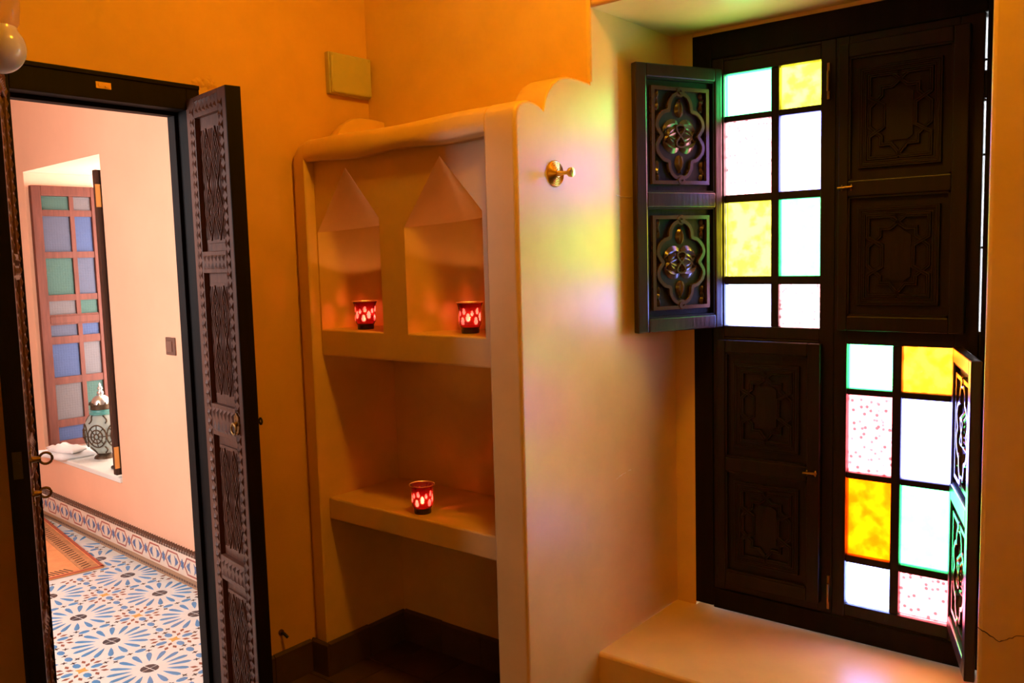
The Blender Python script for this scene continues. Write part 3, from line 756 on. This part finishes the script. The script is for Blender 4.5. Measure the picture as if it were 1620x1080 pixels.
rws = [(1.785, 1.86), (1.545, 1.755), (1.297, 1.515), (1.182, 1.268), (1.055, 1.128), (0.818, 1.017), (0.568, 0.782), (0.452, 0.531)]
cls = [(0.075, 0.222), (0.248, 0.335)]
MAHOG_SHADED = principled('reddish_wood_shaded', (0.035, 0.012, 0.008), 0.4, var=0.3, scale=6, stretch=(8, 8, 1.0))  # darker copy of the reddish wood, paints in the backlit leaf's shade
def glazed_leaf(x, b0, sgn, mts):
    wd = MAHOG if sgn > 0 else MAHOG_SHADED
    lm = MB(); x0, x1 = x - .018, x + .018
    bw = 0.365
    lm.box(x0, b0, 0.41, x1, b0 + .052, 1.925); lm.box(x0, b0 + .328, 0.41, x1, b0 + bw, 1.925)
    lm.box(x0, b0 + .052, 1.868, x1, b0 + .328, 1.925); lm.box(x0, b0 + .052, 0.41, x1, b0 + .328, 0.447); lm.box(x0, b0 + .052, 1.134, x1, b0 + .328, 1.176)
    o = lm.build('glazed_leaf', wd, w2, bevel=0.003)
    g = MB(); g.box(x0 + .004, b0 + .204, 0.447, x1 - .004, b0 + .228, 1.868)
    for (za, _), (_, zc) in zip(rws[:-1], rws[1:]): g.box(x0 + .005, b0 + .052, zc - .003, x1 - .005, b0 + .328, za + .003)
    g.build('glazing_bar', wd, o)
    if mts:
        for r, (za, zb) in enumerate(rws):
            for c in range(2):
                ba, bb_ = (b0 + .052, b0 + .204) if c == 0 else (b0 + .228, b0 + .328)
                mt, lab = mts[r][c]
                p = MB().box(x - .002, ba, za - .006, x + .002, bb_, zb + .006).build('pane', mt, o); p['label'] = lab
    return o
g_, b_, p_, v_ = (FG, 'green textured glass'), (FB, 'blue textured glass'), (FP, 'mauve textured glass'), (FV, 'grey violet textured glass')
glazed_leaf(-1.822, 0.018, 1, [[g_, p_], [v_, b_], [g_, v_], [p_, g_], [v_, b_], [b_, p_], [p_, g_], [b_, g_]])
l2 = glazed_leaf(-0.848, -0.022, -1, [[g_, p_], [v_, b_], [g_, v_], [p_, g_], [v_, b_], [b_, p_], [p_, g_], [b_, g_]])
for z in (1.80, 0.50): MB().box(-0.834, -0.026, z - .055, -0.829, 0.0, z + .055).build('hinge_plate', BRASS, l2)
# light switch
sw = tag(far_empty('light_switch'), 'small brown light switch on the peach wall beyond the door', 'switch')
MB().box(-0.245, -0.008, 1.052, -0.160, 0, 1.132).build('plate', principled('switch_brown', (0.16, 0.08, 0.06), 0.4), sw, bevel=0.003)
MB().box(-0.225, -0.013, 1.068, -0.180, -0.008, 1.116).build('rocker', principled('switch_brown2', (0.20, 0.10, 0.075), 0.4), sw, bevel=0.002)

# tiled skirting
SK = principled('cream_tile', (0.80, 0.62, 0.50), 0.3); SKR = principled('red_tile', (0.42, 0.10, 0.07), 0.3); SKB = principled('blue_tile', (0.10, 0.16, 0.34), 0.3); SKD = principled('brown_tile', (0.13, 0.06, 0.04), 0.35); SKT = principled('tan_tile', (0.40, 0.22, 0.12), 0.4)
sk = struct(far_empty('baseboard_far'), 'tiled skirting of red hexagons and blue arrows under the peach wall', 'baseboard')
MB().box(-3.2, -0.014, 0, 0.87, 0, 0.150).build('backing', SK, sk)
MB().box(-3.2, -0.020, 0, 0.87, -0.012, 0.036).build('brown_border', SKT, sk)
q = MB()
for k in range(170):
    x = -3.19 + k * 0.024
    if x < 0.86: q.box(x, -0.0165, 0.141, x + .016, -0.013, 0.150); q.add([(x, -.0165, .153), (x + .018, -.0165, .153), (x + .009, -.0165, .168), (x, 0, .153), (x + .018, 0, .153), (x + .009, 0, .168)], [(0, 1, 2), (0, 2, 5, 3), (1, 4, 5, 2), (0, 3, 4, 1)]); q.box(x, -0.0215, 0.012, x + .014, -0.019, 0.022)
tag(q.build('border_tiles', SKD, sk), kind='stuff')
MB().box(-3.2, -0.012, 0.150, 0.87, 0, 0.154).build('top_edge', SKT, sk)
def toS(a, b, d): return (a, -0.014 - d, b)
hexo = [(-.072, 0), (-.045, .038), (.045, .038), (.072, 0), (.045, -.038), (-.045, -.038)]
hm = MB(); ribbon(hm, toS, hexo, 0.007, 0.0015, closed=True); HX = None
am = MB(); am.prism([(-.004, .026), (.012, .010), (.012, .018), (.030, 0), (.012, -.018), (.012, -.010), (-.004, -.026), (.003, 0)], 0, .0015, toS)
am2 = MB(); am2.prism([(.004, .026), (-.003, 0), (.004, -.026), (-.012, -.010), (-.012, -.018), (-.030, 0), (-.012, .018), (-.012, .010)], 0, .0015, toS)
xm_ = MB(); xm_.prism([(0, .026), (.007, .012), (.016, .014), (.010, 0), (.016, -.014), (.007, -.012), (0, -.026), (-.007, -.012), (-.016, -.014), (-.010, 0), (-.016, .014), (-.007, .012)], 0, .0015, toS)
proto = {}
for k in range(16):
    x = -0.115 - k * 0.1835 + 0.1835 * 2
    for nm_, mbx, mt, dx in (('hexagon_tile', hm, SKR, 0), ('arrow_tile', am, SKB, .022), ('arrow_tile', am2, SKB, -.022), ('cross_tile', xm_, SKB, .0918)):
        key = (nm_, dx)
        if key not in proto: proto[key] = mbx.build(nm_, mt, sk, loc=(x + dx, 0, 0.088))
        else: inst(proto[key], nm_, sk, (x + dx, 0, 0.088))

# zellige floor
ZG = principled('zellige_ground', (0.86, 0.88, 0.88), 0.22, var=0.08, scale=20)
zf = struct(MB().box(-4.3, -3.3, -0.1, -0.088, 0.6, 0.0).build('floor', ZG), 'star patterned mosaic tile floor beyond the door', 'floor')
ZB = principled('zellige_blue', (0.10, 0.34, 0.72), 0.2, var=0.3, scale=9); ZK = principled('zellige_black', (0.05, 0.045, 0.06), 0.25); ZR = principled('zellige_brown', (0.28, 0.10, 0.07), 0.25); ZY = principled('zellige_gold', (0.72, 0.42, 0.10), 0.25)
def piece(name, poly, mt):
    me = MB(); h = 0.0012
    n = len(poly); ins = 0.93
    cx = sum(p[0] for p in poly) / n; cy = sum(p[1] for p in poly) / n
    vs = [(x, y, 0) for x, y in poly] + [(cx + (x - cx) * ins, cy + (y - cy) * ins, h) for x, y in poly]
    me.add(vs, [(i, (i + 1) % n, n + (i + 1) % n, n + i) for i in range(n)] + [tuple(range(n, 2 * n))])
    return (me, mt)
def star4(r, k=.35): return [(r * (1 if i % 2 == 0 else k) * math.cos(PI / 4 * i), r * (1 if i % 2 == 0 else k) * math.sin(PI / 4 * i)) for i in range(8)]
def oval(a, b, n=8): return [(a * math.cos(2 * PI * i / n), b * math.sin(2 * PI * i / n)) for i in range(n)]
PC = {
    'petal': piece('petal', [(-.040, 0), (-.016, -.0062), (.016, -.0102), (.034, -.0085), (.043, 0), (.034, .0085), (.016, .0102), (-.016, .0062)], ZB),
    'quarter': piece('quarter', [(.002, .002), (.032, .002), (.028, .017), (.017, .028), (.002, .032)], ZK),
    'blue_oval': piece('blue_oval', oval(.022, .0135), ZB),
    'black_star': piece('black_star', star4(.0125), ZK),
    'brown_lozenge': piece('brown_lozenge', [(-.015, 0), (0, -.0078), (.015, 0), (0, .0078)], ZR),
    'gold_star': piece('gold_star', star4(.026, .5), ZY),
}
cell = []
for k in range(4): cell.append(('quarter', 0, 0, k * PI / 2 + .2))
for k in range(16):
    a = 2 * PI * k / 16; cell.append(('petal', .101 * math.cos(a), .101 * math.sin(a), a))
    if k % 4 != 0: cell.append((('black_star' if k % 2 else 'brown_lozenge'), .161 * math.cos(a), .161 * math.sin(a), a))
P_ = 0.345
cell.append(('gold_star', P_ / 2, P_ / 2, PI / 4))
for k in range(4):
    a = k * PI / 2
    cell.append(('blue_oval', P_ / 2 + .052 * math.cos(a), P_ / 2 + .052 * math.sin(a), a))
    cell.append(('brown_lozenge', P_ / 2 + .045 * math.cos(a + PI / 4), P_ / 2 + .045 * math.sin(a + PI / 4), a + PI / 4))
    cell.append(('black_star', P_ / 2 + .084 * math.cos(a), P_ / 2 + .084 * math.sin(a), a))
    for q_ in (-.42, .42): cell.append(('brown_lozenge', P_ / 2 + .072 * math.cos(a + q_), P_ / 2 + .072 * math.sin(a + q_), a))
for (mx_, my_, rot) in ((P_ / 2, 0, PI / 2), (0, P_ / 2, 0)):
    cell.append(('black_star', mx_, my_, 0))
    for s_ in (1, -1):
        cell.append(('blue_oval', mx_ + s_ * .038 * (1 if rot else 0) * 0 + (s_ * .040 if not rot else 0), my_ + (s_ * .040 if rot else 0), rot if rot else 0))
fa = R(-5.3); ca_, sa_ = math.cos(fa), math.sin(fa)
base_pt = (-1.152, 0.055)
pieces = []
camp = Vector((2.46, -1.873, 1.45))
for i in range(-5, 4):
    for j in range(-5, 2):
        for nm_, x, y, r_ in cell:
            lx, ly = i * P_ + x, j * P_ + y
            X, Y = base_pt[0] + ca_ * lx - sa_ * ly, base_pt[1] + sa_ * lx + ca_ * ly
            if X > -0.12 or X < -3.0 or Y < -1.6: continue
            bq = (X - FO.x) * nxx + (Y - FO.y) * nyy
            if bq > -0.03: continue
            if -3.3 < X < -1.68 and -1.4 < Y < 0.07 - (X + 1.69) * 0.176: continue      # under the rug
            pv = Vector((X, Y, 0)) - camp
            zc = pv.dot(fwd); px = 810 + 1381 * pv.dot(right) / zc; py = 540 + 1381 * pv.dot(down) / zc
            lim = 70 + (py - 780) * 0.07
            if px < lim - 60 or px > 380 or py > 1180: continue
            vis = px > lim - 10 and px < 350 and py < 1085
            pieces.append((0 if vis else 1, zc, nm_, X, Y, r_ + fa))
pieces.sort()
pro = {}; rest = {}
for n_, (vis, zc, nm_, X, Y, r_) in enumerate(pieces):
    mbx, mt = PC[nm_]
    if n_ < 300:
        if nm_ not in pro: pro[nm_] = mbx.build(nm_ + '_tile', mt, zf, loc=(X, Y, 0), rz=r_)
        else: inst(pro[nm_], nm_ + '_tile', zf, (X, Y, 0), r_)
    else:
        c_, s_ = math.cos(r_), math.sin(r_)
        rest.setdefault(mt.name, [MB(), mt])[0].add([(X + c_ * x - s_ * y, Y + s_ * x + c_ * y, z) for x, y, z in mbx.v], mbx.f)
for mb_, mt in rest.values(): tag(mb_.build('mosaic_tiles', mt, zf), kind='stuff')

# rug
ORG = principled('orange_wool', (0.88, 0.34, 0.13), 0.9, var=0.18, scale=12, bump=0.3, bscale=160)
ORD = principled('rust_wool', (0.50, 0.11, 0.06), 0.9, bump=0.3, bscale=160); ORK = principled('dark_wool', (0.10, 0.05, 0.03), 0.95); ORT = principled('tan_wool', (0.62, 0.28, 0.12), 0.95, var=0.3, scale=30)
rg = tag(empty('rug', (-1.69, 0.07, 0), R(-10)), 'orange woven rug with a dark striped border on the mosaic floor', 'rug')
MB().box(-1.5, -1.25, 0.0015, 0, 0, 0.010).build('field', ORG, rg, bevel=0.003)
MB().box(-1.5, -1.25, 0.010, 0, -1.18, 0.0115).box(-1.5, -0.012, 0.010, 0, 0.001, 0.012).box(-0.014, -1.25, 0.010, 0.001, 0, 0.012).build('edging', ORD, rg)
MB().box(-1.49, -0.10, 0.010, -0.02, -0.02, 0.0112).build('border', ORT, rg)
sm = MB()
for k in range(40):
    x = -0.03 - k * 0.036
    sm.add([(x, -.085, .0113), (x - .006, -.085, .0113), (x - .026, -.045, .0113), (x - .020, -.045, .0113), (x, -.085, .0128), (x - .006, -.085, .0128), (x - .026, -.045, .0128), (x - .020, -.045, .0128)], [(4, 5, 6, 7), (0, 1, 5, 4), (1, 2, 6, 5), (2, 3, 7, 6), (3, 0, 4, 7)])
for k in range(10):
    y = -.13 - k * .02
    sm.add([(-.03, y, .0102), (-.03, y - .006, .0102), (-.09, y - .03, .0102), (-.09, y - .024, .0102), (-.03, y, .0118), (-.03, y - .006, .0118), (-.09, y - .03, .0118), (-.09, y - .024, .0118)], [(4, 5, 6, 7), (0, 1, 5, 4), (1, 2, 6, 5), (2, 3, 7, 6), (3, 0, 4, 7)])
tag(sm.build('stripes', ORK, rg), kind='stuff')

# filigree lantern on the sill
SHELL = principled('pale_shell_glass', (0.36, 0.40, 0.37), 0.3); TEAL = principled('teal_enamel', (0.10, 0.32, 0.30), 0.35); FIL = principled('dark_filigree', (0.10, 0.065, 0.04), 0.45, 0.7); SILV = principled('silvered_metal', (0.75, 0.75, 0.72), 0.3, 0.9)
lx, ly, lz = F(1.385, 0.15, 0.395)
ln = tag(empty('lantern', (lx, ly, lz), FR), 'tall round filigree lantern standing on the white window sill', 'lantern')
MB().lathe([(0, 0), (0.055, 0), (0.050, 0.012), (0.036, 0.022), (0.04, 0.03)], 28).build('foot', FIL, ln, smooth=True)
bprof = [(0.040, 0.030), (0.062, 0.050), (0.085, 0.085), (0.097, 0.125), (0.098, 0.160), (0.088, 0.200), (0.070, 0.232), (0.056, 0.248)]
MB().lathe(bprof, 36).build('glass_body', SHELL, ln, smooth='all')
def brad(z):
    for (r0, z0), (r1, z1) in zip(bprof[:-1], bprof[1:]):
        if z0 <= z <= z1: return r0 + (r1 - r0) * (z - z0) / (z1 - z0)
    return bprof[0][0] if z < .03 else bprof[-1][0]
for k in range(6):
    a0_ = 2 * PI * k / 6 + .3; q = MB()
    for rr in (0.050, 0.030, 0.012):
        pts = []
        for i in range(24):
            t = 2 * PI * i / 24; z = 0.135 + rr * 1.25 * math.sin(t); r = brad(max(.031, min(.247, z))) + .002; a = a0_ + rr * math.cos(t) / 0.098
            pts.append((r * math.cos(a), r * math.sin(a), z))
        q.tube(pts, 0.004, 6, closed=True)
    for i in range(8):
        t = 2 * PI * i / 8; P2 = []
        for rr in (0.012, 0.03, 0.05):
            z = 0.135 + rr * 1.25 * math.sin(t); a = a0_ + rr * math.cos(t) / .098; r = brad(z) + .002; P2.append((r * math.cos(a), r * math.sin(a), z))
        q.tube(P2, 0.0025, 5)
    q.build('filigree_medallion', FIL, ln, smooth='all')
for k in range(6):
    a = 2 * PI * (k + .5) / 6 + .3; q = MB()
    for z0_, z1_ in ((0.205, 0.245), (0.035, 0.075)):
        q.tube([((brad(z0_ + (z1_ - z0_) * t / 4) + .002) * math.cos(a + .12 * math.sin(t)), (brad(z0_ + (z1_ - z0_) * t / 4) + .002) * math.sin(a + .12 * math.sin(t)), z0_ + (z1_ - z0_) * t / 4) for t in range(5)], 0.004, 5)
    tag(q.build('filigree_strip', FIL, ln, smooth='all'), kind='stuff')
MB().lathe([(0.058, 0.246), (0.064, 0.250), (0.064, 0.258), (0.056, 0.262), (0.054, 0.272), (0.058, 0.276)], 28).build('collar', TEAL, ln, smooth=True)
cr = MB().lathe([(0.056, 0.276), (0.056, 0.300), (0.052, 0.304)], 28)
for k in range(10):
    a = 2 * PI * k / 10; cr.tube([(.056 * math.cos(a), .056 * math.sin(a), .30), (.058 * math.cos(a), .058 * math.sin(a), .318)], [.009, .002], 6)
cr.build('crown', FIL, ln, smooth=True)
MB().lathe([(0.050, 0.300), (0.048, 0.322), (0.036, 0.340), (0.022, 0.350), (0.012, 0.354)], 28).build('dome', SILV, ln, smooth='all')
MB().lathe([(0.010, 0.352), (0.018, 0.362), (0.016, 0.372), (0.008, 0.378), (0.014, 0.388), (0.011, 0.398), (0.005, 0.403), (0.007, 0.409), (0.0, 0.424)], 20).build('finial', SILV, ln, smooth='all')

# folded cloth
CLO = principled('white_cotton', (0.82, 0.76, 0.75), 0.9, bump=0.3, bscale=60); CLP = principled('pink_cotton', (0.75, 0.55, 0.52), 0.9)
cx_, cy_, cz_ = F(1.60, -0.02, 0.395)
ct = tag(empty('cloth', (cx_, cy_, cz_), FR + R(14)), 'crumpled white cloth folded on the edge of the window sill', 'cloth')
def sheet(w_, d_, h0, th, seed, skew=0.0, dx=0.0, dy=0.0, droop=0.0):
    rr = random.Random(seed); ph = [rr.random() * 6 for _ in range(4)]
    nx_, ny_ = 16, 10; top, bot = [], []
    for j in range(ny_ + 1):
        for i in range(nx_ + 1):
            u, v = i / nx_ - .5, j / ny_ - .5
            e = (1 - (2 * abs(u)) ** 6) * (1 - (2 * abs(v)) ** 6)
            wv = .006 * math.sin(9 * u + ph[0] + 4 * v) + .005 * math.sin(13 * v + ph[1] + 5 * u)
            x, y = u * w_ + skew * v + dx, v * d_ + dy + .008 * math.sin(7 * u + ph[2])
            top.append((x, y, h0 + th * (.35 + .65 * e) + wv * e + th * .2)); bot.append((x, y, h0 + .001 + max(0, wv * .2)))
    n = (nx_ + 1) * (ny_ + 1); fs = []
    for j in range(ny_):
        for i in range(nx_):
            a = j * (nx_ + 1) + i; b = a + 1; c = a + nx_ + 2; d = a + nx_ + 1
            fs += [(a, b, c, d), (n + d, n + c, n + b, n + a)]
    bd = [i for i in range(nx_ + 1)] + [(j + 1) * (nx_ + 1) - 1 for j in range(1, ny_ + 1)] + [ny_ * (nx_ + 1) + i for i in range(nx_ - 1, -1, -1)] + [j * (nx_ + 1) for j in range(ny_ - 1, 0, -1)]
    for k in range(len(bd)):
        a, b = bd[k], bd[(k + 1) % len(bd)]; fs.append((a, n + a, n + b, b))
    return MB().add(top + bot, fs)
sheet(0.28, 0.18, 0.001, 0.034, 3, 0.05, -0.01, 0.05).build('lower_fold', CLO, ct, smooth='all')
sheet(0.22, 0.12, 0.036, 0.022, 5, -0.04, 0.02, 0.04).build('upper_fold', CLO, ct, smooth='all')
sheet(0.12, 0.10, 0.034, 0.014, 8, 0.02, -0.08, 0.085).build('pink_fold', CLP, ct, smooth='all')
# dark strap by the leaf
sx, sy, sz = F(1.02, 0.09, 0.395)
sb = MB().tube([(-.09, 0, .010), (-.05, .03, .014), (0.0, .03, .018), (.04, .01, .014), (.02, -.03, .012), (-.04, -.035, .010)], 0.010, 8)
tag(sb.build('strap', IRON, None, smooth='all', loc=(sx, sy, sz), rz=FR), 'short dark strap lying on the sill beside the lantern', 'strap')
